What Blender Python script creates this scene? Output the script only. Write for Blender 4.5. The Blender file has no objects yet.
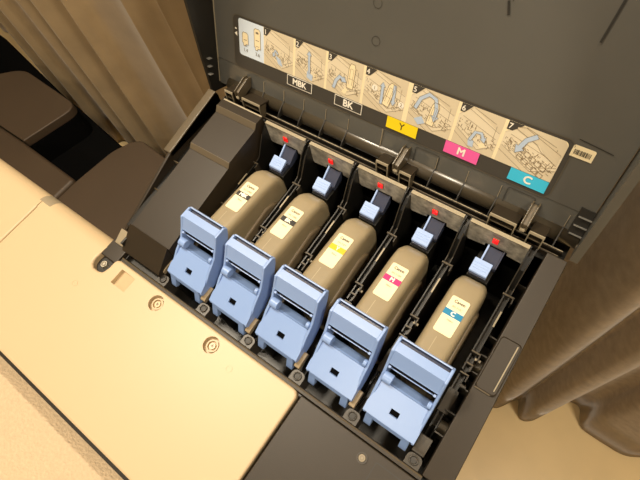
import bpy, bmesh, math, random
from mathutils import Vector, Matrix
random.seed(7)
C = bpy.context.scene.collection
sc = bpy.context.scene

# ------------------------------------------------------------------ materials
def mat(name, col, rough=.5, metal=0., bump=0., bscale=200., var=0., vscale=30., spec=.5, emit=None, estr=0., trans=0., coat=0.,
        sheen=0., stretch=None):
    m = bpy.data.materials.new(name); m.use_nodes = True
    nt = m.node_tree; N = nt.nodes; L = nt.links
    b = N['Principled BSDF']
    b.inputs['Base Color'].default_value = (*col, 1)
    b.inputs['Roughness'].default_value = rough
    b.inputs['Metallic'].default_value = metal
    b.inputs['Specular IOR Level'].default_value = spec
    if coat: b.inputs['Coat Weight'].default_value = coat; b.inputs['Coat Roughness'].default_value = .1
    if trans: b.inputs['Subsurface Weight'].default_value = trans; b.inputs['Subsurface Scale'].default_value = .004; b.inputs['Subsurface Radius'].default_value = (1, .8, .5)
    if sheen: b.inputs['Sheen Weight'].default_value = sheen; b.inputs['Sheen Roughness'].default_value = .4
    if emit: b.inputs['Emission Color'].default_value = (*emit, 1); b.inputs['Emission Strength'].default_value = estr
    if bump or var:
        tc = N.new('ShaderNodeTexCoord'); mp = N.new('ShaderNodeMapping'); L.new(tc.outputs['Object'], mp.inputs['Vector'])
        if stretch: mp.inputs['Scale'].default_value = stretch
    if bump:
        n = N.new('ShaderNodeTexNoise'); n.inputs['Scale'].default_value = bscale; n.inputs['Detail'].default_value = 3
        L.new(mp.outputs['Vector'], n.inputs['Vector'])
        bp = N.new('ShaderNodeBump'); bp.inputs['Strength'].default_value = bump; bp.inputs['Distance'].default_value = .001
        L.new(n.outputs['Fac'], bp.inputs['Height']); L.new(bp.outputs['Normal'], b.inputs['Normal'])
    if var:
        n = N.new('ShaderNodeTexNoise'); n.inputs['Scale'].default_value = vscale; n.inputs['Detail'].default_value = 4
        L.new(mp.outputs['Vector'], n.inputs['Vector'])
        r = N.new('ShaderNodeValToRGB')
        r.color_ramp.elements[0].position = .3; r.color_ramp.elements[1].position = .7
        r.color_ramp.elements[0].color = (*[max(0, c*(1-var)) for c in col], 1)
        r.color_ramp.elements[1].color = (*[min(1, c*(1+var)) for c in col], 1)
        L.new(n.outputs['Fac'], r.inputs['Fac']); L.new(r.outputs['Color'], b.inputs['Base Color'])
    return m
M = dict(
 cream=mat('cream_plastic', (.56, .43, .26), .42, bump=.02, bscale=900),
 pebble=mat('pebbled_beige', (.58, .44, .28), .6, bump=1.3, bscale=330, var=.06, vscale=300),
 black=mat('black_plastic', (.016, .014, .011), .38, bump=.03, bscale=900),
 tub=mat('black_bay_plastic', (.009, .0085, .007), .35),
 cover=mat('dark_brown_plastic', (.026, .0185, .0105), .44, spec=.4, bump=.06, bscale=1500),
 coverlt=mat('brown_and_lit_step_plastic', (.12, .095, .062), .4),  # paler brown; on the left cover it paints reflected light
 rail=mat('rail_plastic', (.10, .078, .048), .28),
 lid=mat('lid_plastic', (.098, .095, .083), .34, spec=.7, var=.06, vscale=9, bump=.02, bscale=60),
 lidlow=mat('lid_channel_plastic', (.095, .093, .082), .24, spec=.7, coat=.3),
 sticker=mat('dark_sticker', (.055, .049, .040), .5),
 barrel=mat('hinge_plastic', (.055, .044, .028), .28, spec=.9),
 edge=mat('light_edge', (.34, .29, .20), .35),  # lighter tone for thin edges and small parts
 plate=mat('mottled_plate', (.46, .43, .36), .35, var=.5, vscale=130, bump=.25, bscale=250),
 blue=mat('blue_plastic', (.25, .38, .70), .32, bump=.03, bscale=900),
 bluedk=mat('blue_slider', (.05, .06, .10), .15, spec=.9),
 bluelt=mat('pale_blue_tab', (.36, .50, .84), .4),
 led=mat('red_lamp', (.5, .008, .006), .25, emit=(1, .012, .008), estr=.8),
 tank=mat('smoky_tank_plastic', (.325, .265, .165), .34, var=.05, vscale=50, trans=.15),
 tray=mat('smoky_tray_plastic', (.20, .15, .09), .45),
 paper=mat('label_paper', (.93, .80, .52), .5),
 ink=mat('print_black', (.02, .018, .015), .5),
 inkgrey=mat('print_grey', (.20, .16, .11), .5),
 white=mat('print_white', (.93, .88, .76), .5),
 yellow=mat('print_yellow', (.95, .70, .01), .45),
 magenta=mat('print_magenta', (.78, .02, .17), .45),
 pink=mat('print_pink', (.88, .12, .40), .45),
 cyan=mat('print_cyan_deep', (.01, .22, .42), .45),
 cyanlt=mat('print_cyan', (.05, .55, .82), .45),
 iceblue=mat('print_ice_blue', (.72, .82, .93), .5),
 arrow=mat('print_arrow_blue', (.50, .61, .76), .5),
 art=mat('print_tan', (.70, .60, .42), .5),
 artlt=mat('print_light_tan', (.79, .69, .50), .5),
 line=mat('print_line', (.25, .18, .10), .5),
 tankline=mat('smoky_tank_seam', (.50, .42, .28), .4),
 amber=mat('print_amber', (.84, .50, .012), .45),
 screw=mat('screw_metal', (.62, .58, .48), .3, metal=.8),
 tan=mat('stop_tan_reflection', (.30, .23, .14), .4),  # tan stands for ceiling light reflected in glossy black plastic
 post=mat('dark_boss_plastic', (.038, .031, .022), .4),
 slat=mat('silver_clip', (.17, .165, .15), .35),
 slot=mat('grey_notch_plastic', (.30, .25, .17), .5),
 curtL=mat('golden_velvet', (.36, .26, .14), .8, var=.10, vscale=14, bump=.2, bscale=300, sheen=.4),
 curtR=mat('taupe_velvet', (.32, .245, .16), .85, var=.16, vscale=60, bump=.25, bscale=300, sheen=.3),
 floor=mat('cream_floor', (.86, .66, .35), .35, var=.08, vscale=4),
 wall=mat('warm_wall', (.36, .32, .26), .8, var=.02, vscale=3),
 ceil=mat('ceiling_paint', (.8, .74, .62), .8, var=.02, vscale=3),
 seat=mat('dark_brown_leather', (.066, .044, .026), .55, bump=.05, bscale=300, var=.06, vscale=6),
 bench=mat('black_bench', (.003, .003, .003), .95, bump=.02, bscale=200, spec=.05),
 line2=mat('faint_welt', (.11, .092, .062), .4),
 well=mat('cream_well', (.68, .55, .33), .35),
)
# ------------------------------------------------------------------ mesh builder
class MB:
    def __init__(s, xf=None): s.v = []; s.f = []; s.m = []; s.mats = []; s.xf = xf
    def mi(s, m):
        if m not in s.mats: s.mats.append(m)
        return s.mats.index(m)
    def add(s, vs, fs, m):
        o = len(s.v); i = s.mi(m)
        s.v += [tuple(s.xf(*p)) if s.xf else tuple(p) for p in vs]
        for f in fs: s.f.append([o+k for k in f]); s.m.append(i)
    def box(s, x0, x1, y0, y1, z0, z1, m):
        vs = [(x, y, z) for x in (x0, x1) for y in (y0, y1) for z in (z0, z1)]
        s.add(vs, [(0,1,3,2),(4,6,7,5),(0,4,5,1),(2,3,7,6),(0,2,6,4),(1,5,7,3)], m)
    def prism(s, prof, a0, a1, m, ax='x', smooth=None):
        n = len(prof)
        def P(a, p):
            return (a, p[0], p[1]) if ax == 'x' else ((p[0], a, p[1]) if ax == 'y' else (p[0], p[1], a))
        vs = [P(a0, p) for p in prof] + [P(a1, p) for p in prof]
        fs = [tuple(range(n)), tuple(range(2*n-1, n-1, -1))] + [(i, (i+1) % n, n+(i+1) % n, n+i) for i in range(n)]
        s.add(vs, fs, m)
    def strip(s, prof, a0, a1, th, m):
        """thin sheet following a yz polyline, thickness th downward-normal"""
        n = len(prof); off = []
        for i in range(n):
            a = prof[max(0, i-1)]; b = prof[min(n-1, i+1)]
            d = Vector((b[0]-a[0], b[1]-a[1])).normalized()
            off.append((prof[i][0]+d.y*th, prof[i][1]-d.x*th))
        s.prism(list(prof)+off[::-1], a0, a1, m)
    def cyl(s, c, r, h, m, ax='z', n=24, r2=None):
        r2 = r if r2 is None else r2
        def P(u, v, w): return {'z': (c[0]+u, c[1]+v, c[2]+w), 'x': (c[0]+w, c[1]+u, c[2]+v), 'y': (c[0]+u, c[1]+w, c[2]+v)}[ax]
        A = [2*math.pi*i/n for i in range(n)]
        vs = [P(r*math.cos(a), r*math.sin(a), 0) for a in A] + [P(r2*math.cos(a), r2*math.sin(a), h) for a in A]
        s.add(vs, [tuple(range(n)), tuple(range(n, 2*n))] + [(i, (i+1) % n, n+(i+1) % n, n+i) for i in range(n)], m)
    def ring(s, c, ro, ri, z0, z1, m, n=28):
        A = [2*math.pi*i/n for i in range(n)]
        vs = []
        for r, z in ((ro, z0), (ro, z1), (ri, z1), (ri, z0)):
            vs += [(c[0]+r*math.cos(a), c[1]+r*math.sin(a), z) for a in A]
        fs = []
        for k in range(4):
            for i in range(n):
                j = (i+1) % n; k2 = (k+1) % 4
                fs.append((k*n+i, k*n+j, k2*n+j, k2*n+i))
        s.add(vs, fs, m)
    def poly(s, pts, w, m):            # flat polygon in the frame's (u, v) plane at height w
        s.add([(p[0], p[1], w) for p in pts], [tuple(range(len(pts)))], m)
    def rect(s, u0, u1, v0, v1, w, m): s.poly([(u0, v0), (u1, v0), (u1, v1), (u0, v1)], w, m)
    def seg(s, p, q, wd, w, m):
        d = Vector((q[0]-p[0], q[1]-p[1])); n = Vector((-d.y, d.x)).normalized()*wd/2
        s.poly([(p[0]+n.x, p[1]+n.y), (q[0]+n.x, q[1]+n.y), (q[0]-n.x, q[1]-n.y), (p[0]-n.x, p[1]-n.y)], w, m)
    def lines(s, pts, wd, w, m, close=False):
        pts = list(pts)
        if close: pts.append(pts[0])
        for a, b in zip(pts, pts[1:]): s.seg(a, b, wd, w, m)
    def text(s, t, u, v, size, w, m, sx=1., bold=0.):
        cu = bpy.data.curves.new('t', 'FONT'); cu.body = t; cu.size = 1; cu.align_x = 'CENTER'; cu.align_y = 'CENTER'
        ob = bpy.data.objects.new('t', cu); C.objects.link(ob)
        bpy.context.view_layer.update()
        me = bpy.data.meshes.new_from_object(ob.evaluated_get(bpy.context.evaluated_depsgraph_get()))
        for q, (du, dv) in enumerate(((-bold, 0), (bold, 0), (0, bold), (0, -bold)) if bold else ((0, 0),)):
            s.add([(u+du+p.co.x*sx*size, v+dv+p.co.y*size, w+q*4e-6) for p in me.vertices], [tuple(p.vertices) for p in me.polygons], m)
        bpy.data.objects.remove(ob); bpy.data.curves.remove(cu); bpy.data.meshes.remove(me)
    def build(s, name, parent=None, bevel=0., seg=2, smooth=False, label=None, norm=True, sub=0, angle=35):
        me = bpy.data.meshes.new(name); me.from_pydata(s.v, [], s.f)
        for m in s.mats: me.materials.append(M[m])
        for p, i in zip(me.polygons, s.m): p.material_index = i
        if norm:
            bm = bmesh.new(); bm.from_mesh(me); bmesh.ops.recalc_face_normals(bm, faces=bm.faces); bm.to_mesh(me); bm.free()
        o = bpy.data.objects.new(name, me); C.objects.link(o)
        if parent: o.parent = parent
        if bevel:
            b = o.modifiers.new('bevel', 'BEVEL'); b.width = bevel; b.segments = seg; b.limit_method = 'ANGLE'; b.angle_limit = math.radians(angle)
        if sub:
            b = o.modifiers.new('sub', 'SUBSURF'); b.levels = sub; b.render_levels = sub
        if smooth:
            for p in me.polygons: p.use_smooth = True
        elif bevel:
            for p in me.polygons: p.use_smooth = True
            w = o.modifiers.new('wn', 'WEIGHTED_NORMAL'); w.keep_sharp = False
        if label: o['label'] = label
        return o
def thing(name, label, cat, loc=(0, 0, 0), group=None):
    o = bpy.data.objects.new(name, None); C.objects.link(o); o.location = loc
    o['label'] = label; o['category'] = cat
    if group: o['group'] = group
    return o
def copy_tree(o, parent=None):
    c = o.copy(); C.objects.link(c); inv = o.matrix_parent_inverse.copy()
    if parent: c.parent = parent
    c.matrix_parent_inverse = inv
    for ch in list(o.children): copy_tree(ch, c)
    return c
def rrect(u0, u1, v0, v1, r, n=5, corners=(1, 1, 1, 1)):
    pts = []
    for (cu, cv, a0), k in zip(((u1-r, v1-r, 0), (u0+r, v1-r, 90), (u0+r, v0+r, 180), (u1-r, v0+r, 270)), corners):
        if not k:
            pts.append({0: (u1, v1), 90: (u0, v1), 180: (u0, v0), 270: (u1, v0)}[a0]); continue
        for i in range(n+1):
            a = math.radians(a0+90*i/n); pts.append((cu+r*math.cos(a), cv+r*math.sin(a)))
    return pts

# ------------------------------------------------------------------ camera
FPX = 466.65
Rr = ((0.80541294, 0.57565041, -0.14119701), (0.45861876, -0.75616338, -0.46678236), (-0.37547146, 0.31119696, -0.87302785))
cd = bpy.data.cameras.new('camera'); cam = bpy.data.objects.new('camera', cd); C.objects.link(cam)
r, d, f = (Vector(v) for v in Rr)
m3 = Matrix((r, -d, -f)).transposed()
cam.matrix_world = Matrix.Translation((0, 0, .42)) @ m3.to_4x4()
cd.sensor_width = 36; cd.lens = FPX*36/640; cd.clip_start = .01
sc.camera = cam

# ------------------------------------------------------------------ room
FZ = -1.05; CZ = 1.65
def struct(name, mb, **k):
    o = mb.build(name, **k); o['kind'] = 'structure'; return o
b = MB(); b.box(-3.6, 2.4, -2.6, .95, FZ-.1, FZ, 'floor'); struct('floor', b)
b = MB(); b.box(-3.6, 2.4, -2.6, .95, CZ, CZ+.1, 'ceil'); struct('ceiling', b)
b = MB(); b.box(-3.6, 2.4, .95, 1.05, FZ, CZ, 'wall'); struct('wall_back', b)
b = MB(); b.box(-3.6, 2.4, -2.7, -2.6, FZ, CZ, 'wall'); struct('wall_front', b)
b = MB(); b.box(-3.7, -3.6, -2.6, .95, FZ, CZ, 'wall'); struct('wall_left', b)
b = MB(); b.box(2.4, 2.5, -2.6, .95, FZ, CZ, 'wall'); struct('wall_right', b)

# ------------------------------------------------------------------ curtains
def crom(P, k=10):
    out = []
    for i in range(len(P)-1):
        p0, p1, p2, p3 = P[max(0, i-1)], P[i], P[i+1], P[min(len(P)-1, i+2)]
        for j in range(k):
            t = j/k
            out.append(tuple(.5*((2*b)+(-a+c)*t+(2*a-5*b+4*c-d)*t*t+(-a+3*b-3*c+d)*t**3) for a, b, c, d in zip(p0, p1, p2, p3)))
    out.append(P[-1]); return out
def curtain(name, path, m, label, z0=FZ+.01, flare=.0):
    pts = crom(path); nz = 14
    t = MB(); n = len(pts)
    cx = sum(p[0] for p in pts)/n; cy = sum(p[1] for p in pts)/n
    vs = []
    for j in range(nz+1):
        q = j/nz; z = z0+(CZ-.03-z0)*q
        for i, p in enumerate(pts):
            k = 1-.0*q
            vs.append((p[0]+.006*math.sin(3*q+i*.2), p[1]+.004*math.sin(5*q+i*.13), z))
    fs = [(j*n+i, j*n+i+1, (j+1)*n+i+1, (j+1)*n+i) for j in range(nz) for i in range(n-1)]
    t.add(vs, fs, m)
    # hem and heading bands are folded cloth of the same curtain
    root = thing(name, label, 'curtain', (pts[n//2][0], pts[n//2][1], z0))
    o = t.build('drape', None, smooth=True, norm=False)
    so = o.modifiers.new('s', 'SOLIDIFY'); so.thickness = .004
    rl = MB(); rl.box(min(p[0] for p in pts)-.02, max(p[0] for p in pts)+.02, cy-.012, cy+.012, CZ-.03, CZ, 'white')
    h = rl.build('curtain_track')
    for q in (o, h):
        q.parent = root; q.matrix_parent_inverse = Matrix.Translation(root.location).inverted()
    return root
rx = [-1.99, -1.70, -1.444, -1.316, -1.134, -.858, -.725]
ry = [.47, .425, .415, .412, .408, .405, .405]
path = [(-3.35, .79), (-3.2, .73), (-3.05, .78), (-2.9, .67), (-2.75, .72), (-2.55, .60), (-2.4, .65), (-2.2, .52), (-2.1, .57)]
for i in range(len(rx)):
    path.append((rx[i], ry[i]))
    nx = rx[i+1] if i+1 < len(rx) else rx[i]+.15
    w = nx-rx[i]
    path += [(rx[i]+.016, ry[i]+.016), (rx[i]+.034, ry[i]+.046), (rx[i]+w*.5, ry[i]+.060), (rx[i]+w-.045, ry[i]+.040), (rx[i]+w-.020, ry[i]+.008)]
path += [(-.55, .41), (-.50, .46)]
curtain('curtain', path, 'curtL', 'golden beige velvet curtain hanging in folds behind the dark padded seats')
pathr = [(-.42, .48), (-.3, .46), (-.18, .49), (-.05, .46), (.04, .43), (.09, .36), (.124, .335), (.150, .385), (.170, .395), (.195, .355), (.215, .365),
         (.245, .415), (.275, .462), (.300, .475), (.318, .445), (.345, .418), (.40, .412), (.447, .419), (.50, .45), (.56, .51), (.62, .45), (.70, .43),
         (.78, .50), (.86, .44), (.95, .43), (1.05, .51), (1.15, .44), (1.3, .45)]
curtain('curtain', pathr, 'curtR', 'grey brown curtain whose hem touches the pale floor right of the printer')

# ------------------------------------------------------------------ dark padded bench behind the printer, left
bench = thing('bench', 'low black bench with dark brown padded seat blocks in front of the curtain', 'bench', (-1.5, .1, FZ))
def child(o, root):
    o.parent = root; o.matrix_parent_inverse = Matrix.Translation(root.location).inverted(); return o
b = MB(); b.prism([(-2.5, -.6), (-.80, -.6), (-.80, .345), (-1.30, .350), (-1.585, .392), (-1.68, .402), (-2.22, .497), (-2.5, .52)], FZ+.06, -.72, 'bench', 'z'); child(b.build('base', None, bevel=.01), bench)
for x, y in ((-2.3, -.5), (-.95, -.5), (-2.3, .3), (-.95, .22)):
    b = MB(); b.box(x-.03, x+.03, y-.03, y+.03, FZ, FZ+.06, 'bench'); child(b.build('foot', None), bench)
def pad(pts, name='seat_pad', lab=None):
    b = MB(); b.prism(pts, -.722, -.632, 'bench', 'z'); child(b.build('pad_base', None), bench); b = MB(); b.prism(pts, -.632, -.60, 'seat', 'z'); child(b.build(name, None, bevel=.012, seg=3, label=lab), bench)
def rcorner(pts, r):   # round every corner of a plan polygon
    out = []
    n = len(pts)
    for i in range(n):
        p = Vector(pts[i]); a = Vector(pts[i-1]); c = Vector(pts[(i+1) % n])
        q = p+(a-p).normalized()*r[i]; s = p+(c-p).normalized()*r[i]
        if r[i] < .001: out.append(tuple(p)); continue
        for k in range(6):
            t = k/5; out.append(tuple((1-t)**2*q+2*t*(1-t)*p+t*t*s))
    return out
pad(rcorner([(-2.4, .158), (-1.469, .158), (-1.42, .352), (-1.76, .372), (-1.84, .30), (-2.4, .30)], [.01, .004, .05, .05, .03, .01]))
pad([(-2.4, -.5), (-1.195, -.5), (-1.188, .148), (-1.472, .156), (-2.4, .156)])
pad(rcorner([(-1.185, -.5), (-.82, -.5), (-.82, .30), (-.95, .345), (-1.125, .362), (-1.165, .28), (-1.18, .147)], [.01, .01, .02, .05, .04, .02, .004]))

# ------------------------------------------------------------------ printer
P = thing('printer', 'large-format inkjet printer with black lid open over five blue tank levers', 'printer', (-.2, .05, FZ))
PM = Matrix.Translation(P.location).inverted()
def part(o, parent=None):
    if parent is None:
        o.parent = P; o.matrix_parent_inverse = PM
    return o
XK = [-.269+.06*k for k in range(5)]
DX = [-.299+.06*j for j in range(6)]

# body below
b = MB()
b.box(-.655, -.383, -.118, .026, -.30, -.014, 'black')
b.box(-.383, -.304, -.118, .262, -.30, -.014, 'black')
b.box(-.304, .016, -.118, .014, -.30, -.020, 'black')
b.box(.016, .027, -.118, .25, -.30, -.018, 'black')
b.box(-.304, .016, .014, .25, -.30, -.085, 'tub')
b.box(-.304, .016, .2245, .255, -.085, .029, 'tub')
part(b.build('body'))
b = MB()
for x in (-.60, -.06):
    b.box(x-.03, x+.03, -.03, .02, FZ+.05, -.30, 'black'); b.box(x-.035, x+.035, -.30, .20, FZ, FZ+.05, 'black')
b.box(-.60, -.06, -.02, .01, -.75, -.70, 'black')
part(b.build('stand', None, bevel=.004))

# cream top cover, with corner notch, screw wells and square recess
b = MB()
def plan(b, pts, z0, z1, m): b.prism(pts, z0, z1, m, 'z')
outl = [(-.500, -.125), (-.1075, -.125)] + [(-.1075+.0, .010)] + [(-.1085, .0135), (-.111, .0155), (-.1145, .0162)] + \
       [(-.352, .0162), (-.3562, .0150), (-.358, .011), (-.358, .003), (-.3605, -.0045), (-.366, -.0065), (-.374, -.0065), (-.3795, -.003), (-.3808, .004), (-.3795, .014), (-.500, .014)]
# holes are cut as real wells with a boolean
plan(b, outl, -.013, 0, 'cream')
cover = part(b.build('top_cover', None, bevel=.0022, seg=3, label='cream top cover'))
cut = MB()
wells = [(-.2046, .0030), (-.2827, .0032)]
for x, y in wells: cut.cyl((x, y, -.006), .0084, .02, 'cream', n=32)
cut.prism([(-.3430, -.0055), (-.3430, .01), (-.3215, .01), (-.3215, -.0004)], -.0075, .0098, 'cream', 'y')
co = cut.build('cutter')
bo = cover.modifiers.new('cut', 'BOOLEAN'); bo.object = co; bo.operation = 'DIFFERENCE'; bo.solver = 'EXACT'
bpy.context.view_layer.update()
dg = bpy.context.evaluated_depsgraph_get()
nm = bpy.data.meshes.new_from_object(cover.evaluated_get(dg))
cover.modifiers.clear(); cover.data = nm
bpy.data.objects.remove(co)
for p in nm.polygons: p.use_smooth = False
def screw(x, y, z, r, parent, m='screw', name='screw', lab=None):
    b = MB()
    b.cyl((x, y, z), r, r*.45, m, r2=r*.85)
    b.ring((x, y), r*1.25, r*1.0, z, z+r*.2, m)
    for a in range(3):
        ca, sa = math.cos(a*math.pi/3+.3), math.sin(a*math.pi/3+.3)
        w = r*.1
        b.add([(x+ca*r*.5-sa*w, y+sa*r*.5+ca*w, z+r*.47), (x-ca*r*.5-sa*w, y-sa*r*.5+ca*w, z+r*.47), (x-ca*r*.5+sa*w, y-sa*r*.5-ca*w, z+r*.47), (x+ca*r*.5+sa*w, y+sa*r*.5-ca*w, z+r*.47)], [(0, 1, 2, 3)], 'inkgrey')
    o = b.build(name, parent, smooth=False, label=lab)
    if parent is None: part(o)
    return o
def sub(o, parent):      # sub-part: keep world placement
    o.parent = parent; o.matrix_parent_inverse = PM if parent is P else Matrix.Identity(4)
    return o
# parts are children of P with the inverse of P's matrix, so their own local space is world space
for x, y in wells:
    b = MB(); b.ring((x, y), .0062, .0048, -.0058, -.0030, 'cream'); b.cyl((x, y, -.0058), .0034, .0026, 'well', r2=.0030)
    for a in range(3):
        ca, sa = math.cos(a*math.pi/3+.3), math.sin(a*math.pi/3+.3); w = .0003; q = .0020; zz = -.0031
        b.add([(x+ca*q-sa*w, y+sa*q+ca*w, zz), (x-ca*q-sa*w, y-sa*q+ca*w, zz), (x-ca*q+sa*w, y-sa*q-ca*w, zz), (x+ca*q+sa*w, y+sa*q-ca*w, zz)], [(0, 1, 2, 3)], 'inkgrey')
    b.build('screw', cover, label='recessed cream-ringed screw')
for x, y in ((-.1749, -.0043), (-.3772, -.0303)):
    b = MB(); b.ring((x, y), .0034, .0029, -.0005, .0003, 'cream'); b.build('plug', cover)
# end cover beyond the seam
b = MB(); plan(b, [(-.66, -.125), (-.5012, -.125), (-.5012, .014), (-.66, .014)], -.013, 0, 'cream')
part(b.build('end_cover', None, bevel=.0022, seg=3, label='cream end cover'))
RE = [(.0095, .00012), (.0140, .00008), (.0175, -.0005), (.0220, -.0020), (.0260, -.0045), (.0290, -.0080), (.0305, -.0120)]
for x0, x1 in ((-.500, -.3797), (-.66, -.5012)):
    b = MB(); b.prism(RE+[(.0305, -.0140), (.0095, -.0140)], x0, x1, 'cream'); part(b.build('rear_edge', None, smooth=True)).modifiers.new('es', 'EDGE_SPLIT').split_angle = math.radians(30)
b = MB(); b.prism([(y, z+.0006) for y, z in RE[2:]]+[(.0305, -.0142), (.0180, -.0142)], -.5060, -.4850, 'slot')
part(b.build('notch_plug', None, bevel=.0008))
# corner notch floor and its screw
b = MB(); plan(b, rrect(-.3815, -.355, -.008, .034, .006), -.013, -.008, 'black')
b.prism([(-.381, .010), (-.356, .010), (-.356, .034), (-.381, .034)], -.008, -.001, 'cover', 'z')
nt_ = part(b.build('corner_bracket', None, bevel=.0012))
b = MB(); b.cyl((-.3705, .0030, -.008), .0042, .0032, 'screw', r2=.0036); b.ring((-.3705, .0030), .0026, .0018, -.0048, -.0042, 'inkgrey'); b.build('screw', nt_, label='bright screw in the dark corner')
# black front edge, then pebbled lower cover
b = MB()
b.prism([(-.1300, -.0085), (-.118, -.0080), (-.118, -.10), (-.136, -.10), (-.136, -.066), (-.1300, -.03)], -.655, .027, 'black')
part(b.build('front_edge'))
b = MB()
b.prism([(-.1400, -.085), (-.1435, -.062), (-.1548, -.0505), (-.158, -.0500), (-.60, -.075), (-.60, -.16), (-.14, -.16)], -.655, .02, 'pebble')
part(b.build('lower_cover', None, bevel=.001, label='pebble-textured beige lower cover'))
# dark front panel right of cream
b = MB()
plan(b, [(-.1052, -.125), (.0345, -.125), (.0335, .0155), (-.1052, .0155)], -.013, -.0008, 'cover')
fp = part(b.build('front_panel', None, bevel=.0015, label='dark brown front panel'))
b = MB()
b.lines(rrect(-.0225, .012, -.06, .0078, .0015), .0009, -.0006, 'ink', True)
b.build('panel_seam', fp)
b = MB(); b.ring((-.0338, .0037), .0046, .0034, -.0012, .0004, 'post'); b.cyl((-.0338, .0037, -.0012), .0033, .0014, 'slot', r2=.0028)
b.ring((-.0338, .0037), .0019, .0012, .0002, .0004, 'inkgrey'); b.build('screw', fp, label='round screw beside the lever bay')

# front rim of the bay
b = MB()
b.prism([(.0158, -.004), (.0162, .0008), (.0200, .0008), (.0208, -.002), (.0208, -.020), (.0158, -.020)], -.352, .0125, 'cover')
b.prism([(.0186, .0008), (.0192, .0013), (.0200, .0008)], -.352, .0125, 'rail')
part(b.build('front_rim'))
# bosses between levers
for j, x in enumerate(DX):
    b = MB()
    b.prism(rrect(x-.0068, x+.0068, .0206, .0318, .0045, corners=(1, 1, 0, 0)), -.03, -.0055, 'post', 'z')
    b.ring((x, .0265), .0040, .0030, -.0056, -.0038, 'post', n=20)
    b.cyl((x, .0265, -.0054), .0028, .0006, 'ink', n=18)
    part(b.build('boss', None, bevel=.0006))
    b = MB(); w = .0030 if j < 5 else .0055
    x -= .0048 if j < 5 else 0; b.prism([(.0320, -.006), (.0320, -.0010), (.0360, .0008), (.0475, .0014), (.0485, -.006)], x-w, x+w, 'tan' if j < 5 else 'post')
    part(b.build('lever_stop', None, bevel=.0006, label='stop block between levers with its reflection painted tan' if j < 5 else None))
# slot floor details and dividers
for j, x in enumerate(DX):
    b = MB()
    prof = [(.224, -.084), (.224, .044), (.2175, .043), (.208, .033), (.196, .0125), (.190, .010), (.150, .007), (.130, .006), (.128, .001), (.112, .000), (.110, -.004), (.085, -.006), (.060, -.006), (.048, -.012), (.032, -.014), (.032, -.084)]
    b.prism(prof, x-.0030, x-.0018, 'tub'); b.prism(prof, x+.0018, x+.0030, 'tub')
    low = [(y, z-.006) for y, z in prof]; low[0] = (.224, -.084); low[-1] = (.032, -.084)
    b.prism(low, x-.0018, x+.0018, 'tub')
    dv = part(b.build('slot_divider'))
    # light edge caps, clips
    for side in (-1, 1):
        b = MB(); xx = x+side*.0024
        b.strip([(.2105, .0365), (.196, .0132), (.190, .0106)], xx-.0004, xx+.0004, .0006, 'post'); b.build('edge_strip', dv)
        if side > 0: b = MB(); b.strip([(.172, .0092), (.156, .0081)], xx-.0007, xx+.0007, .0007, 'edge'); b.build('edge_strip', dv)
    for (y, z, w, dp) in ((.188, .0105, .0105, .0020), (.1285, .0062, .0085, .0016), (.118, .003, .006, .0016), (.109, .0005, .008, .0014)):
        b = MB()
        b.box(x-w/2+.001, x+w/2+.001, y-dp/2, y+dp/2, z-.007, z+.0006, 'post')
        b.box(x-w/2+.001, x+w/2+.001, y-.0004, y+.0004, z+.0006, z+.0009, 'rail')
        b.box(x+w/2, x+w/2+.0012, y-.006, y+dp/2, z-.010, z+.0004, 'post')
        b.build('clip', dv)
    b = MB(); b.cyl((x+.0026, .124, .0035), .0013, .005, 'edge', 'x', 10); b.build('latch_peg', dv)
    b = MB(); b.cyl((x+.0026, .099, -.001), .0016, .005, 'post', 'x', 10); b.build('latch_peg', dv)
    b = MB(); b.box(x-.004, x+.005, .072, .094, -.013, -.0055, 'post'); b.build('latch_block', dv)
# right gap ladder between last divider and right cover
for y in (.055, .075, .098, .115, .132, .150, .205):
    b = MB(); b.box(.004, .0125, y-.0006, y+.0006, -.03, -.002+.10*max(0, y-.12), 'post'); part(b.build('cross_rib'))
for y in (.062, .124):
    b = MB(); b.cyl((.0045, y, -.012), .006, .007, 'barrel', 'x', 20); part(b.build('gear'))

# contact plates with lamp
for k, x in enumerate(XK):
    b = MB(); h = .0268
    prof = [(x-h, .0465), (x+h, .0465), (x+h, .0175), (x+.0125, .0185), (x+.0125, .0235), (x-.0085, .0235), (x-.0085, .0185), (x-h+.002, .0165), (x-h, .019)]
    b.prism(prof, .219, .2215, 'plate', 'y')
    b.box(x-h, x+h, .2187, .2225, .0465, .0472, 'edge')
    cp = part(b.build('contact_plate', None, label='mottled grey contact plate'))
    b = MB(); b.box(x-.0031, x+.0023, .2168, .2192, .0320, .0386, 'led'); b.box(x-.0037, x+.0029, .2182, .2192, .0312, .0394, 'inkgrey')
    b.build('indicator_lamp', cp, bevel=.0006, label='glowing red lamp')
    b = MB()
    b.prism([(.2185, .022), (.2035, .0125), (.2035, .008), (.2185, .010)], x-.0035, x+.0095, 'bluedk')
    b.prism([(.2185, .0245), (.2035, .0152), (.2035, .008), (.2185, .010)], x-.0052, x-.0037, 'bluelt')
    b.prism([(.2185, .0235), (.2035, .0142), (.2035, .008), (.2185, .010)], x+.0097, x+.0108, 'bluedk')
    b.box(x-.010, x+.010, .190, .2185, -.06, .0065, 'tub')
    b.box(x-.0088, x+.0075, .1905, .2035, .006, .0115, 'bluedk')
    sl = part(b.build('tank_slider', None))
    b = MB()
    b.prism([(.2040, .0195), (.1922, .0142), (.1915, .0120), (.2040, .0150)], x-.0098, x+.0072, 'bluelt')
    for q in (.25, .45, .65):
        y = .1922+q*.0118; z = .0142+q*.0053
        b.prism([(y, z+.0002), (y+.0011, z+.0008), (y+.0011, z-.001), (y, z-.001)], x-.0082, x+.0056, 'bluelt')
    b.build('release_tab', sl, bevel=.0005, label='pale blue release tab')

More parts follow.
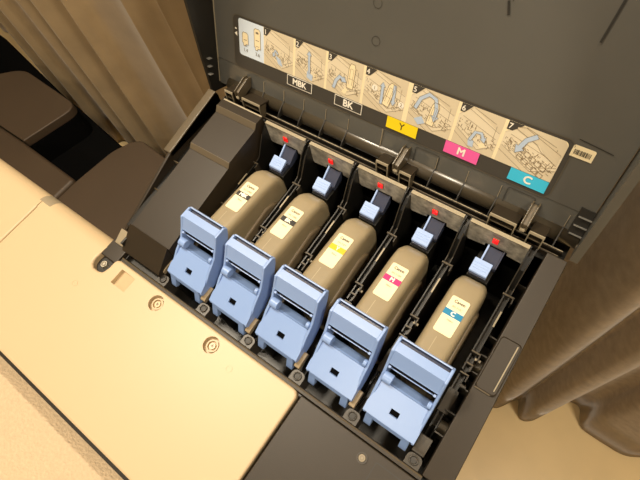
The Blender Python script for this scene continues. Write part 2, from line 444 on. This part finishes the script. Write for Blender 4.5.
# levers
def make_lever():
    R = bpy.data.objects.new('tank_lever', None); C.objects.link(R); R.parent = P; R.matrix_parent_inverse = PM
    R['label'] = 'blue tank lever'
    W = .0243
    A = [(.0345, .0030), (.0352, .0052), (.0440, .0100), (.0490, .0140), (.0560, .0205), (.0622, .0245), (.0680, .0290), (.0748, .0392), (.0785, .0455), (.0815, .0508), (.0935, .0508), (.0968, .0470), (.0945, .0400), (.0860, .0230), (.0760, .0080), (.0600, -.0030), (.0400, -.0050)]
    for s in (-1, 1):
        b = MB(); x0, x1 = sorted((s*W, s*(W-.0026)))
        b.prism(A, x0, x1, 'blue')
        b.build('side_arm', R, bevel=.0007)
    # front plate with slot: ring of quads, extruded
    def pt(u, v, w=0.):   # u across, v 0..1 up the plate
        d = Vector((.0268, .0146)); n = Vector((-d.y, d.x)).normalized()
        return (u, .0354+d.x*v+n.x*w, .0072+d.y*v+n.y*w)
    b = MB(xf=pt); us = (-.0217, -.0040, .0040, .0217); vs_ = (0, .31, .49, 1.)
    for i in range(3):
        for j in range(3):
            if (i, j) == (1, 1): continue
            def U(i, j): return us[i]*(((.0243, .0243, .0232, .0215)[j])/.0217 if i in (0, 3) else 1)
            b.add([(U(i, j), vs_[j], 0), (U(i+1, j), vs_[j], 0), (U(i+1, j+1), vs_[j+1], 0), (U(i, j+1), vs_[j+1], 0)], [(0, 1, 2, 3)], 'blue')
    for sg in (-1, 1):
        q = [(sg*.0243, 0), (sg*.0243, .31), (sg*.0232, .49), (sg*.0215, 1.)]
        for a, c in zip(q, q[1:]): b.add([(*a, 0), (*c, 0), (*c, -.0024), (*a, -.0024)], [(0, 1, 2, 3)], 'blue')
    b.add([(u, v, w) for u in (us[1], us[2]) for v in (vs_[1], vs_[2]) for w in (0, -.002)], [(0, 1, 3, 2), (4, 5, 7, 6), (0, 1, 5, 4), (2, 3, 7, 6)], 'blue')
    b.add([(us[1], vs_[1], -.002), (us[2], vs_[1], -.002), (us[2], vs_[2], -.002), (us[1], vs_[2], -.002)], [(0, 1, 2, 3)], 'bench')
    # underside and edges
    b.add([(-.0243, 0, -.0024), (.0243, 0, -.0024), (us[3], 1, -.0024), (us[0], 1, -.0024), (-.0243, 0, 0), (.0243, 0, 0), (us[3], 1, 0), (us[0], 1, 0)], [(0, 1, 5, 4), (2, 3, 7, 6)], 'blue')
    fpl = b.build('front_plate', R, norm=False)
    # skirt below the plate and the two feet
    b = MB(); b.prism([(.0352, .0066), (.0332, .0014), (.0352, .0000), (.0380, .0060)], -.0205, .0205, 'blue'); b.build('skirt', R, bevel=.0003)
    for s in (-1, 1):
        b = MB(); b.prism([(.0338, .0024), (.0282, -.0100), (.0325, -.0125), (.0385, .0010)], *sorted((s*.0208, s*.0138)), 'blue'); b.build('foot', R, bevel=.0005)
    # handle: front face, lower lip, top, rear lip with a groove before it
    b = MB(); w = W-.0024
    b.strip([(.0740, .0380), (.0755, .0395), (.0818, .0498), (.0826, .0508), (.0904, .0508)], -w, w, .0020, 'blue')
    b.strip([(.0938, .0511), (.0948, .0511), (.0966, .0468), (.0950, .0405)], -w, w, .0010, 'bluelt')
    b.box(-w, w, .0885, .0940, .0455, .0468, 'bluedk')
    b.prism([(.0748, .0388), (.0775, .0372), (.0790, .0380), (.0770, .0400)], -w, w, 'bluelt')
    b.build('handle', R, bevel=.0004)
    # inside of the opening: bent sheet, dark bar, pivots
    b = MB()
    b.strip([(.0620, .0214), (.0645, .0192), (.0728, .0070), (.0735, .002)], -w, w, .0016, 'blue')
    b.build('inner_sheet', R)
    b = MB(); b.box(-w, w, .0775, .0800, .012, .030, 'tub'); b.box(-w, w, .0727, .0735, .0300, .0307, 'blue'); b.box(-w, w, .0738, .0790, .0285, .0300, 'tub')
    for q in (-.010, .001, .012): b.box(q-.001, q+.001, .0750, .0775, .0205, .0240, 'post')
    b.build('cross_bar', R)
    for s, rr, ln in ((-1, .0047, .0085), (1, .0030, .0034)):
        b = MB(); x0 = -w if s < 0 else w-ln
        b.cyl((x0, .0655, .0262), rr, ln, 'blue', 'x', 20); b.build('pivot_knob', R, bevel=.0006)
        b = MB(); b.cyl((s*(w-.0016)-.001, .0725, .0345), .0012, .002, 'bluelt', 'x', 12); b.build('pin', R)
    return R
lv = make_lever(); lv.location = (XK[0], 0, 0)
for k in range(1, 5):
    o = copy_tree(lv); o.location = (XK[k], 0, 0)

# left and right covers of the bay
b = MB()
prof = [(.0262, -.010), (.0262, .0010), (.0520, .0200), (.1550, .0360), (.1595, .0412), (.2050, .0460), (.2098, .0520), (.2215, .0520), (.2215, -.010)]
b.prism(prof[:3]+[(.0520, -.010)], -.3605, -.302, 'cover')
b.prism([(.0520, -.010)]+prof[2:], -.3575, -.2995, 'cover')
b.prism([(.1550, .0362), (.1595, .0415), (.1602, .0412), (.1556, .0355)], -.3576, -.2994, 'coverlt')  # lighter colour paints the light caught by the steep step faces
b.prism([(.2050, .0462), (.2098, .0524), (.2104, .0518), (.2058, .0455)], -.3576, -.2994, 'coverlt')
b.prism([(.2195, .0522), (.2215, .0525), (.2215, .0515)], -.356, -.300, 'edge')
part(b.build('left_cover', None, bevel=.0008, label='stepped dark brown left cover'))
b = MB(); 
b.prism([(.0285, -.01), (.0285, .0030), (.0440, .0100), (.0450, -.01)], -.3735, -.3615, 'slot')
b.box(-.3612, -.3585, .0300, .0400, -.004, .0100, 'ink')
part(b.build('corner_stop', None, bevel=.0006))
b = MB()
b.prism([(.046, -.01), (.046, .0035), (.140, .0365), (.2245, .0520), (.2265, .046), (.2265, -.01)], -.3765, -.3725, 'cover')
b.prism([(.138, .030), (.138, .0372), (.2245, .0526), (.2265, .046), (.2265, .030)], -.3830, -.3725, 'rail')
b.prism([(.050, -.01), (.050, .010), (.22, .030), (.22, -.01)], -.3725, -.3620, 'tub')
for y in (.06, .10, .137): b.box(-.3725, -.360, y-.0008, y+.0008, .0, .008+.20*(y-.05), 'rail')
part(b.build('left_rail', None, bevel=.0008))
b = MB()
def xin(y): return .0122
vs = []
for y, z, xo in ((.0205, .0, .0345), (.2275, .041, .0290)):
    vs += [(.0115, y, z), (xo, y, z), (xo, y, -.03), (.0115, y, -.03)]
b.add(vs, [(0, 1, 2, 3), (4, 5, 6, 7), (0, 1, 5, 4), (1, 2, 6, 5), (2, 3, 7, 6), (3, 0, 4, 7)], 'cover')
rc = part(b.build('right_cover', None, bevel=.001, label='dark brown right cover'))
b = MB()
def rcz(x, y, w): return (x, y, .0+.198*(y-.0205)+w)
b = MB(xf=rcz)
pts = rrect(.0128, .0300, .100, .147, .003)
n = len(pts)
b.add([(x, y, -.001) for x, y in pts]+[(x, y, .0016) for x, y in pts]+[(.5*(.0214-x)*.12+x, (.1235-y)*.05+y, .0024) for x, y in pts],
      [tuple(range(2*n, 3*n))]+[(i, (i+1) % n, n+(i+1) % n, n+i) for i in range(n)]+[(n+i, n+(i+1) % n, 2*n+(i+1) % n, 2*n+i) for i in range(n)], 'cover')
o = b.build('latch_button', rc)
b = MB(xf=rcz); b.add([(x, y, w) for x in (.0268, .0277) for y in (.104, .144) for w in (.0022, .0032)], [(0,1,3,2),(4,6,7,5),(0,4,5,1),(2,3,7,6),(0,2,6,4),(1,5,7,3)], 'edge')
b.add([(x, y, w) for x in (.0130, .0262) for y in (.0995, .1005) for w in (.0012, .0020)], [(0,1,3,2),(4,6,7,5),(0,4,5,1),(2,3,7,6),(0,2,6,4),(1,5,7,3)], 'rail')
b.build('latch_ridge', rc)

# hinge rails between plates and lid
b = MB()
b.prism([(.2290, .034), (.2290, .0374), (.2300, .0380), (.2310, .0374), (.2310, .030), (.2290, .030)], -.372, .0205, 'cover')
b.prism([(.2346, .034), (.2346, .0378), (.2356, .0384), (.2366, .0378), (.2366, .030), (.2346, .030)], -.372, .0225, 'cover')
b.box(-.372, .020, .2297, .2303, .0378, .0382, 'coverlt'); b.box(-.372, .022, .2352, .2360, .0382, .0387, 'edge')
b.box(-.378, .026, .2245, .255, -.01, .0310, 'tub')
part(b.build('hinge_rail'))

# ------------------------------------------------------------------ lid
LA = math.radians(20.593); LY, LZ = .245, .045
sa, ca = math.sin(LA), math.cos(LA)
def lidp(x, s, w=0.): return (x, LY+s*sa-w*ca, LZ+s*ca+w*sa)
lidE = bpy.data.objects.new('lid', None); C.objects.link(lidE); part(lidE)
lidE['label'] = 'tall black lid standing open'
def box8(b, x0, x1, s0, s1, w0, w1, m):
    b.add([(x, s, w) for x in (x0, x1) for s in (s0, s1) for w in (w0, w1)], [(0,1,3,2),(4,6,7,5),(0,4,5,1),(2,3,7,6),(0,2,6,4),(1,5,7,3)], m)
SM = .34
b = MB(xf=lidp)
box8(b, -.3885, .0275, .029, SM, -.012, 0, 'lid')
box8(b, -.3885, .0275, -.002, .029, -.012, -.0006, 'lidlow')
# raised welt round the label
b.build('lid_panel', lidE)
# side flanges, wedge-shaped
for nm_, x0, x1 in (('left', -.3900, -.3865), ('right', .0290, .0358)):
    b = MB(xf=lambda x, s, w: lidp(x, s, w))
    pr = [(-.010, -.012), (SM, -.012), (SM, .085), (.10, .037), (.04, .0245), (-.010, .0125)]
    n = 6
    b.add([(x0, s, w) for s, w in pr]+[(x1, s, w) for s, w in pr], [tuple(range(n)), tuple(range(2*n-1, n-1, -1))]+[(i, (i+1) % n, n+(i+1) % n, n+i) for i in range(n)], 'black' if nm_ == 'left' else 'lid')
    b.build('side_flange', lidE)
b = MB(xf=lidp)
box8(b, -.3872, -.3862, .0, SM, 0, .0012, 'edge'); b.build('edge_highlight', lidE)  # thin light strip paints the highlight along the lid's left edge
for s0 in (.014, .023, .032):
    b = MB(xf=lidp); box8(b, -.3866, -.3820, s0, s0+.0007, .013, .018, 'slat'); b.build('slat', lidE)
    b = MB(xf=lidp); box8(b, .0180, .0285, s0-.006, s0-.0056, .001, .0035, 'slat'); b.build('slat', lidE)
b = MB(xf=lidp); box8(b, .0165, .0285, .002, .034, .0002, .0015, 'ink'); b.build('slat_recess', lidE)
# sticker strip with pictures
b = MB(xf=lidp)
b.poly(rrect(-.3590, -.0095, .0285, .0832, .006), .0004, 'sticker')
b.lines(rrect(-.3595, -.0090, .0280, .0837, .006), .0006, .0006, 'line2' , True)
b.build('dark_sticker', lidE)
XB = [-.3514, -.3173, -.2767, -.2375, -.1954, -.1475, -.1019, -.0615, -.0134]
S0, S1 = .0435, .0812
b = MB(xf=lidp)
b.poly(rrect(XB[0], XB[1], S0, S1, .003, corners=(0, 1, 1, 0)), .0008, 'iceblue')
# two tank symbols and figures
def sym(u0, u1, v0, v1):
    pts = [(u0, v0+.003), (u0+.0012, v0+.003), (u0+.0014, v0), (u0+.0045, v0), (u0+.0048, v0+.002), (u1, v0+.002), (u1, v1-.002), (u1-.0015, v1), (u0+.0015, v1), (u0, v1-.002)]
    b.poly(pts, .0010, 'paper'); b.lines(pts, .0005, .0011, 'inkgrey', True)
    v = (v0+v1)/2-.001; b.rect(u0+.002, u1-.002, v, v+.0006, .0011, 'line'); b.rect(u0+.002, u1-.002, v-.006, v-.0055, .0011, 'line')
sym(-.3465, -.3385, .0545, .0685); sym(-.3300, -.3215, .0545, .0765)
b.rect(-.3275, -.3240, .0715, .0735, .0011, 'inkgrey')
b.text('1.4', -.3425, .0500, .0052, .0011, 'inkgrey'); b.text('3.6', -.3258, .0500, .0052, .0011, 'inkgrey')
b.build('size_figure', lidE, norm=False)
def arrow(pts, wd, hd, w=.00125):
    q = [Vector(p) for p in pts]; L_, R_ = [], []
    for i, p in enumerate(q):
        t = (q[min(i+1, len(q)-1)]-q[max(0, i-1)]).normalized(); n = Vector((-t.y, t.x))*wd/2
        L_.append(p+n); R_.append(p-n)
    for i in range(len(q)-1):
        b.poly([tuple(L_[i]), tuple(L_[i+1]), tuple(R_[i+1]), tuple(R_[i])], w, 'arrow')
    t = (q[-1]-q[-2]).normalized(); n = Vector((-t.y, t.x))
    hh = [tuple(q[-1]+n*hd/2), tuple(q[-1]+t*hd*.8), tuple(q[-1]-n*hd/2)]
    b.poly(hh, w, 'arrow')
    b.lines([tuple(p) for p in L_]+hh+[tuple(p) for p in R_[::-1]], .00025, w+.0001, 'inkgrey', True)
def tankfig(u, v, h, tilt, w=.0012):
    k = Matrix.Rotation(tilt, 2)
    def T(x, y): q = k @ Vector((x, y)); return (u+q.x, v+q.y)
    o = [(-.0035, 0), (.0035, 0), (.0035, h*.85), (.002, h), (-.002, h), (-.0035, h*.85)]
    b.poly([T(*p) for p in o], w, 'paper'); b.lines([T(*p) for p in o], .0004, w+.0001, 'line', True)
    b.lines([T(-.0018, h*.15), T(-.0018, h*.8), T(.0018, h*.8), T(.0018, h*.15)], .00028, w+.0001, 'line')
    b.seg(T(-.0035, h*.4), T(.0035, h*.4), .0003, w+.0001, 'line')
for i in range(7):
    b = MB(xf=lidp); u0, u1 = XB[i+1], XB[i+2]; W_ = u1-u0; r_ = random.Random(i)
    last = i == 6
    b.poly(rrect(u0, u1, S0, S1, .004, corners=(1, 0, 0, 1) if last else (0, 0, 0, 0)), .0008, 'paper')
    ub = u1-(0 if last else .0022 + (.0018 if i == 3 else 0))
    def Q(a, c): return (u0+.0006+(ub-u0-.0006)*a, S0+(S1-S0)*c)
    b.poly([Q(0, 0), Q(1, 0), Q(1, 1 if not last else .9), Q(.93, 1), Q(.28, 1), Q(.0, .74)], .0009, 'art')
    b.poly([Q(0, .70), Q(.3, .98), Q(1, .62), Q(1, .30), Q(.62, .06), Q(0, .42)], .00095, 'artlt')
    b.poly([Q(0, .8), Q(0, 1), Q(.26, 1), Q(.1, .8)], .001, 'sticker')
    b.text(str(i+1), u0+.0030, S1-.0042, .0068, .0012, 'white', bold=.0001)
    ln = [(Q(.02, .50), Q(.62, .16)), (Q(.62, .16), Q(.99, .36)), (Q(.02, .42), Q(.62, .06)), (Q(.62, .06), Q(.99, .28)), (Q(.22, .92), Q(.98, .62)), (Q(.10, .72), Q(.95, .46)),
          (Q(.30, .98), Q(.85, .80)), (Q(.88, .76), Q(.88, .42)), (Q(0, .30), Q(.5, 0))]
    for a, c in ln: b.seg(a, c, .0003, .00105, 'line')
    for q in range(85):      # fine drawing of the tank row
        a = r_.uniform(.04, .92); base = .62-.30*a
        c = base+r_.uniform(-.22, .06)
        if c < .08: continue
        p = Q(a, c); dl = r_.uniform(.0010, .0032)
        if r_.random() < .5: b.seg(p, (p[0]+dl, p[1]-dl*.45), .0004, .00105, 'line')
        else: b.seg(p, (p[0]+dl*.2, p[1]+dl), .0004, .00105, 'line')
    if i == 0:
        b.poly([Q(.40, .38), Q(.58, .30), Q(.66, .12), Q(.50, .16)], .0012, 'arrow'); arrow([Q(.50, .42), Q(.40, .50), Q(.36, .40)], .0022, .005)
    if i == 1:
        b.poly([Q(.42, .30), Q(.62, .22), Q(.60, .06), Q(.42, .12)], .0012, 'arrow'); arrow([Q(.50, .26), Q(.48, .50), Q(.47, .72)], .0026, .0058)
        b.lines([Q(.64, .24), Q(.74, .30), Q(.76, .20), Q(.66, .14)], .0006, .0012, 'paper', True)
    if i == 2:
        tankfig(*Q(.68, .28), .024, -.05); arrow([Q(.22, .14), Q(.28, .36), Q(.38, .50), Q(.46, .46)], .0034, .0068)
        b.poly([Q(.46, .12), Q(.56, .28), Q(.64, .22), Q(.56, .08)], .0011, 'paper')
    if i == 3:
        tankfig(*Q(.56, .22), .023, -.22)
        arrow([Q(.46, .22), Q(.45, .50), Q(.445, .66)], .0028, .0056); arrow([Q(.72, .80), Q(.73, .55), Q(.735, .40)], .0028, .0056)
        for (a, c, t_) in ((.26, .56, '1'), (.93, .38, '2')):
            p = Q(a, c); b.poly([(p[0]+.0030*math.cos(t*.5236), p[1]+.0030*math.sin(t*.5236)) for t in range(12)], .0012, 'white'); b.text(t_, p[0], p[1], .005, .0013, 'line')
    if i == 4:
        tankfig(*Q(.52, .18), .022, -.12)
        arrow([Q(.14, .46), Q(.22, .74), Q(.38, .90), Q(.54, .84), Q(.60, .60), Q(.60, .44)], .0034, .0072)
        b.poly([Q(.16, .20), Q(.32, .32), Q(.42, .18), Q(.28, .08)], .0012, 'arrow')
    if i == 5:
        arrow([Q(.40, .22), Q(.48, .46), Q(.62, .48), Q(.68, .38)], .0028, .0058); b.poly([Q(.36, .22), Q(.50, .24), Q(.52, .08), Q(.40, .08)], .0012, 'arrow')
        b.poly([Q(.60, .20), Q(.72, .28), Q(.80, .20), Q(.68, .12)], .0011, 'paper')
    if i == 6:
        b.poly([Q(.16, .92), Q(.30, .97), Q(.97, .66), Q(.97, .40), Q(.72, .56), Q(.60, .70), Q(.20, .84)], .00108, 'art')
        b.lines([Q(.16, .92), Q(.30, .97), Q(.97, .66)], .0003, .0012, 'line'); b.lines([Q(.16, .88), Q(.56, .70), Q(.66, .58), Q(.97, .40)], .0003, .0012, 'line')
        arrow([Q(.52, .88), Q(.38, .72), Q(.32, .52)], .0040, .0085)
        for row in range(2):
            for q in range(5):
                a = .40+q*.105; c = .54-.06*q-row*.17
                b.lines([Q(a-.06, c), Q(a+.03, c-.04), Q(a+.01, c-.14), Q(a-.08, c-.10)], .0004, .0012, 'line', True)
    b.build('step_figure', lidE, norm=False, label='picture of replacement step %d' % (i+1))
for k, (t, m, tm) in enumerate((('MBK', 'ink', 'white'), ('BK', 'ink', 'white'), ('Y', 'yellow', 'ink'), ('M', 'pink', 'white'), ('C', 'cyanlt', 'white'))):
    x = XK[k]-.0005; b = MB(xf=lidp)
    if k < 2:
        b.rect(x-.0160, x+.0160, .0322, .0432, .0012, 'white'); b.rect(x-.0153, x+.0153, .0329, .0425, .0013, 'sticker')
    else: b.rect(x-.0160, x+.0160, .0317, .0434, .0012, m)
    b.text(t, x, .0376, .0098 if k else .0088, .0014, tm, bold=.00035 if k != 2 else 0)
    b.build('colour_label', lidE, norm=False, label='%s label of the %s slot' % (['black', 'black', 'yellow', 'pink', 'cyan'][k], t))
b = MB(xf=lidp)
b.poly(rrect(-.0105, .0060, .0715, .0815, .0015, corners=(1, 1, 0, 0)), .0006, 'paper')
for q in range(16):
    u = -.0085+q*.00078; b.rect(u, u+random.choice((.0003, .00045, .0006)), .0740, .0782, .0008, 'ink')
b.build('barcode_sticker', lidE, norm=False)
b = MB(xf=lidp); p = (-.3558, .0640); b.poly([(p[0]-.0018, p[1]), (p[0]+.0018, p[1]+.0025), (p[0]+.0018, p[1]-.0025)], .0007, 'white'); b.rect(p[0]-.001, p[0]+.0014, p[1]+.0045, p[1]+.006, .0007, 'white'); b.build('arrow_mark', lidE, norm=False)
b = MB(xf=lidp)
b.seg((-.092, .1620), (-.089, .1530), .0018, .0006, 'ink'); b.seg((-.089, .1620), (-.0985, .30), .0004, .0005, 'ink'); b.build('vent_slit', lidE, norm=False)
b = MB(xf=lidp); b.seg((-.0235, .185), (-.0260, .1525), .0016, .0006, 'ink'); b.seg((-.0235, .185), (-.02, .30), .0012, .0006, 'ink'); b.build('vent_slit', lidE, norm=False)
b = MB(xf=lidp); b.lines([(.0165, .0835), (-.009, .0862)], .0007, .0005, 'ink'); b.build('scribe_line', lidE, norm=False)
b = MB(xf=lidp)
for (x, s, rr) in ((-.1938, .1345, .004), (-.1902, .1046, .004)):
    b.lines([(x+rr*math.cos(t*.314), s+rr*math.sin(t*.314)) for t in range(20)], .0005, .0003, 'sticker', True)
b.build('mould_mark', lidE, norm=False)
# lower channel of the lid: roll, gussets, panels
b = MB()
b.cyl((-.3720, .2500, .0440), .0090, .4000, 'barrel', 'x', 32); 
o = b.build('hinge_barrel', lidE, bevel=0)
for p in o.data.polygons: p.use_smooth = len(p.vertices) < 5
b = MB(); b.cyl((.0280, .2445, .0430), .0040, .0016, 'rail', 'x', 20); b.cyl((.0296, .2445, .0430), .0022, .0004, 'ink', 'x', 16); b.build('hinge_pin', lidE)
for x in (-.3188, -.2905, -.2635, -.2350, -.2070, -.1080, -.0775, -.0465, .0125):
    b = MB(xf=lidp)
    pr = [(-.006, -.001), (.011, -.001), (.006, .0032), (-.001, .0085), (-.006, .0105)]
    b.add([(x-.0005, s, w) for s, w in pr]+[(x+.0005, s, w) for s, w in pr], [(0, 1, 2, 3, 4), (9, 8, 7, 6, 5)]+[(i, (i+1) % 5, 5+(i+1) % 5, 5+i) for i in range(5)], 'ink')
    b.build('gusset', lidE)
    b = MB(xf=lidp); box8(b, x-.00025, x+.00025, .010, .022, -.0006, .0002, 'slot'); b.build('rib_line', lidE)
b = MB(xf=lidp); box8(b, -.206, -.168, .006, .0275, -.0008, .0004, 'lid'); box8(b, -.1682, -.1676, .006, .0275, -.0008, .0009, 'slot'); b.build('inset_panel', lidE, bevel=0)
for x in (-.119, .006-.035):
    b = MB(xf=lidp); b.lines(rrect(x-.012, x+.012, .006, .024, .002), .0006, .0002, 'ink', True); b.build('inset_outline', lidE, norm=False)
for hx, bl, br in ((-.3405, (-.3610, -.3490), (-.3350, -.3090)), (-.1390, (-.1605, -.1470), (-.1350, -.1225)), (-.0145, (-.0440, -.0200), (-.0088, .0045))):
    def slab(x0, x1, pr, m):
        n = len(pr); b.add([(x0, s_, w_) for s_, w_ in pr]+[(x1, s_, w_) for s_, w_ in pr], [tuple(range(n)), tuple(range(2*n-1, n-1, -1))]+[(i, (i+1) % n, n+(i+1) % n, n+i) for i in range(n)], m)
    b = MB(xf=lidp)      # clip arm: a channel sloping out from the lid
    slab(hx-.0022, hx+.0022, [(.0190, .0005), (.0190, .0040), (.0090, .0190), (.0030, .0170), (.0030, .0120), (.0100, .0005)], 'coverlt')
    for x0 in (hx-.0033, hx+.0021):
        slab(x0, x0+.0012, [(.0215, .0), (.0215, .0060), (.0105, .0215), (.0020, .0190), (.0020, .0120), (.0100, .0)], 'rail')
    box8(b, hx-.0022, hx+.0022, .0015, .0040, .0150, .0195, 'edge')
    b.build('hinge_clip', lidE, bevel=.0003)
    for x0, x1 in (bl, br):
        b = MB(xf=lidp)
        box8(b, x0, x1, .0030, .0052, -.0005, .0185, 'cover')
        box8(b, x0, x1, .0026, .0054, .0180, .0190, 'edge')
        for xx in (x0, x1-.0011): slab(xx, xx+.0011, [(.0030, .0080), (.0030, .0190), (-.0120, .0150), (-.0120, .0080)], 'rail')
        for xx in (x0, x1-.0011): slab(xx, xx+.0011, [(.0030, .0184), (.0030, .0192), (-.0120, .0152), (-.0120, .0144)], 'edge')
        slab(x0+.0011, x1-.0011, [(.0030, .0060), (.0030, .0120), (-.0120, .0090), (-.0120, .0060)], 'ink')
        box8(b, x0+.0011, x1-.0011, -.0045, -.0036, .0120, .0165, 'rail')
        b.build('hinge_box', lidE, bevel=.0002)

# ------------------------------------------------------------------ ink tanks
TP = [(.0840, -.060), (.0830, .022), (.0842, .0268), (.0870, .0294), (.0900, .0298), (.1000, .0292), (.1300, .0275), (.1600, .0258), (.1680, .0246), (.1750, .0220), (.1810, .0175), (.1860, .0110), (.1885, .0030), (.1890, -.060)]
def lab(x, v, w=0.):   # label plane on the tank's sloping top
    s = -.0567; return (x, .139+v, .0270+s*v+w)
CODES = (('MBK', 'ink', 'matte black'), ('BK', 'ink', 'black'), ('Y', 'amber', 'yellow'), ('M', 'magenta', 'magenta'), ('C', 'cyan', 'cyan'))
LABS = ('smoky ink tank with black MBK band, leftmost in the bay', 'smoky ink tank with black BK band, second slot from the left',
        'smoky ink tank with yellow Y band in the middle slot', 'smoky ink tank with magenta M band, between yellow and cyan', 'smoky ink tank with blue C band in the rightmost slot')
body0 = tray0 = None
for k, (t, m, cn) in enumerate(CODES):
    R = thing('ink_tank', LABS[k], 'ink tank', (XK[k], .125, -.060), 'ink tanks in the open bay')
    inv = Matrix.Translation((0, -.125, .060))
    if k == 0:
        b = MB(); n = len(TP)
        X = [(-.0149, -.0090), (-.0146, -.0058), (-.0136, -.0030), (-.0118, -.0011), (-.0095, -.0002), (-.0070, 0), (.0070, 0), (.0095, -.0002), (.0118, -.0011), (.0136, -.0030), (.0146, -.0058), (.0149, -.0090)]
        cyc = Vector((.126, 0.0))
        for x, ins in X: 
            for (y, z) in TP:
                dv = (Vector((y, z))-Vector((.126, -.02)))
                zz = z if z < -.05 else z+ins; yy = y+(-ins if y < .1 and z < .029 else (ins if z < .022 and y > .15 else 0))
                b.v.append((x, yy, zz))
        mi = b.mi('tank')
        for i in range(len(X)-1):
            for j in range(n):
                b.f.append([i*n+j, i*n+(j+1) % n, (i+1)*n+(j+1) % n, (i+1)*n+j]); b.m.append(mi)
        b.f.append(list(range(n))); b.m.append(mi); b.f.append(list(range(len(X)*n-1, (len(X)-1)*n-1, -1))); b.m.append(mi)
        body0 = b.build('tank_body', R, smooth=True); body0.matrix_parent_inverse = inv
        es = body0.modifiers.new('es', 'EDGE_SPLIT'); es.split_angle = math.radians(50)
        b = MB(); b.prism([(.0845, -.06), (.0845, -.012), (.092, -.006), (.150, .002), (.163, -.003), (.170, -.014), (.172, -.06)], -.0175, .0175, 'tray')
        tray0 = b.build('tank_tray', R, bevel=.003, seg=3); tray0.matrix_parent_inverse = inv
        b = MB()
        b.seg((-.0020, .0920), (-.0020, .1165), .0005, 0, 'tankline'); b.v = [(x, y, .0306+(.0760-y)*.0567+.0002) for x, y, z in b.v]
        seam0 = b.build('mould_line', R, norm=False); seam0.matrix_parent_inverse = inv
    else:
        for o0 in (body0, tray0, seam0):
            c = o0.copy(); C.objects.link(c); c.parent = R; c.matrix_parent_inverse = inv
    b = MB(xf=lab)
    n_ = rrect(-.00825, .00825, -.0184, .0184, .0018)
    b.poly(n_, .0005, 'paper')
    b.text('Canon', .0004, .0140, .0040, .0007, 'ink', sx=.95, bold=.00012)
    b.text('PFI-710'+t, .0006, .0084, .0030, .0007, 'inkgrey', sx=.85 if k else .75)
    b.rect(-.0084, .0084, -.0010, .0050, .0006, m)
    b.text(t, 0, .0020, .0056, .0008, 'white', bold=.0003, sx=.85 if k == 0 else 1)
    b.text('700ml', .0004, -.0048, .0024, .0007, 'inkgrey')
    b.v = [(x, y, z) for x, y, z in b.v]
    lo = b.build('tank_label', R, norm=False, label='cream label with %s colour band' % cn); lo.matrix_parent_inverse = inv

# ------------------------------------------------------------------ lights
def lamp(name, loc, size, power, col, target=None, spread=180):
    l = bpy.data.lights.new(name, 'AREA'); l.shape = 'DISK'; l.size = size; l.energy = power; l.color = col; l.spread = math.radians(spread)
    o = bpy.data.objects.new(name, l); C.objects.link(o); o.location = loc
    t = Vector(target) if target else Vector((loc[0], loc[1], -5))
    o.rotation_euler = (t-Vector(loc)).to_track_quat('-Z', 'Y').to_euler()
    return o
WARM = (1, .87, .68)
lamp('unseen_light', (-.95, .12, CZ-.02), .24, 26, WARM)
lamp('unseen_light', (-.42, .27, CZ-.02), .22, 10, WARM)  # unseen light, added to graze the left curtain's folds
lamp('unseen_light', (-.3, -1.9, CZ-.02), .50, 22, (1, .90, .74))
lamp('unseen_light', (.80, .0, CZ-.02), .26, 24, WARM)  # unseen light, added to brighten the floor on the right
w = bpy.data.worlds.new('world'); sc.world = w; w.use_nodes = True
w.node_tree.nodes['Background'].inputs['Color'].default_value = (.9, .8, .65, 1); w.node_tree.nodes['Background'].inputs['Strength'].default_value = .15

sc.view_settings.view_transform = 'Standard'; sc.view_settings.look = 'None'; sc.view_settings.gamma = 1; sc.view_settings.use_curve_mapping = False
sc.view_settings.exposure = 0.0
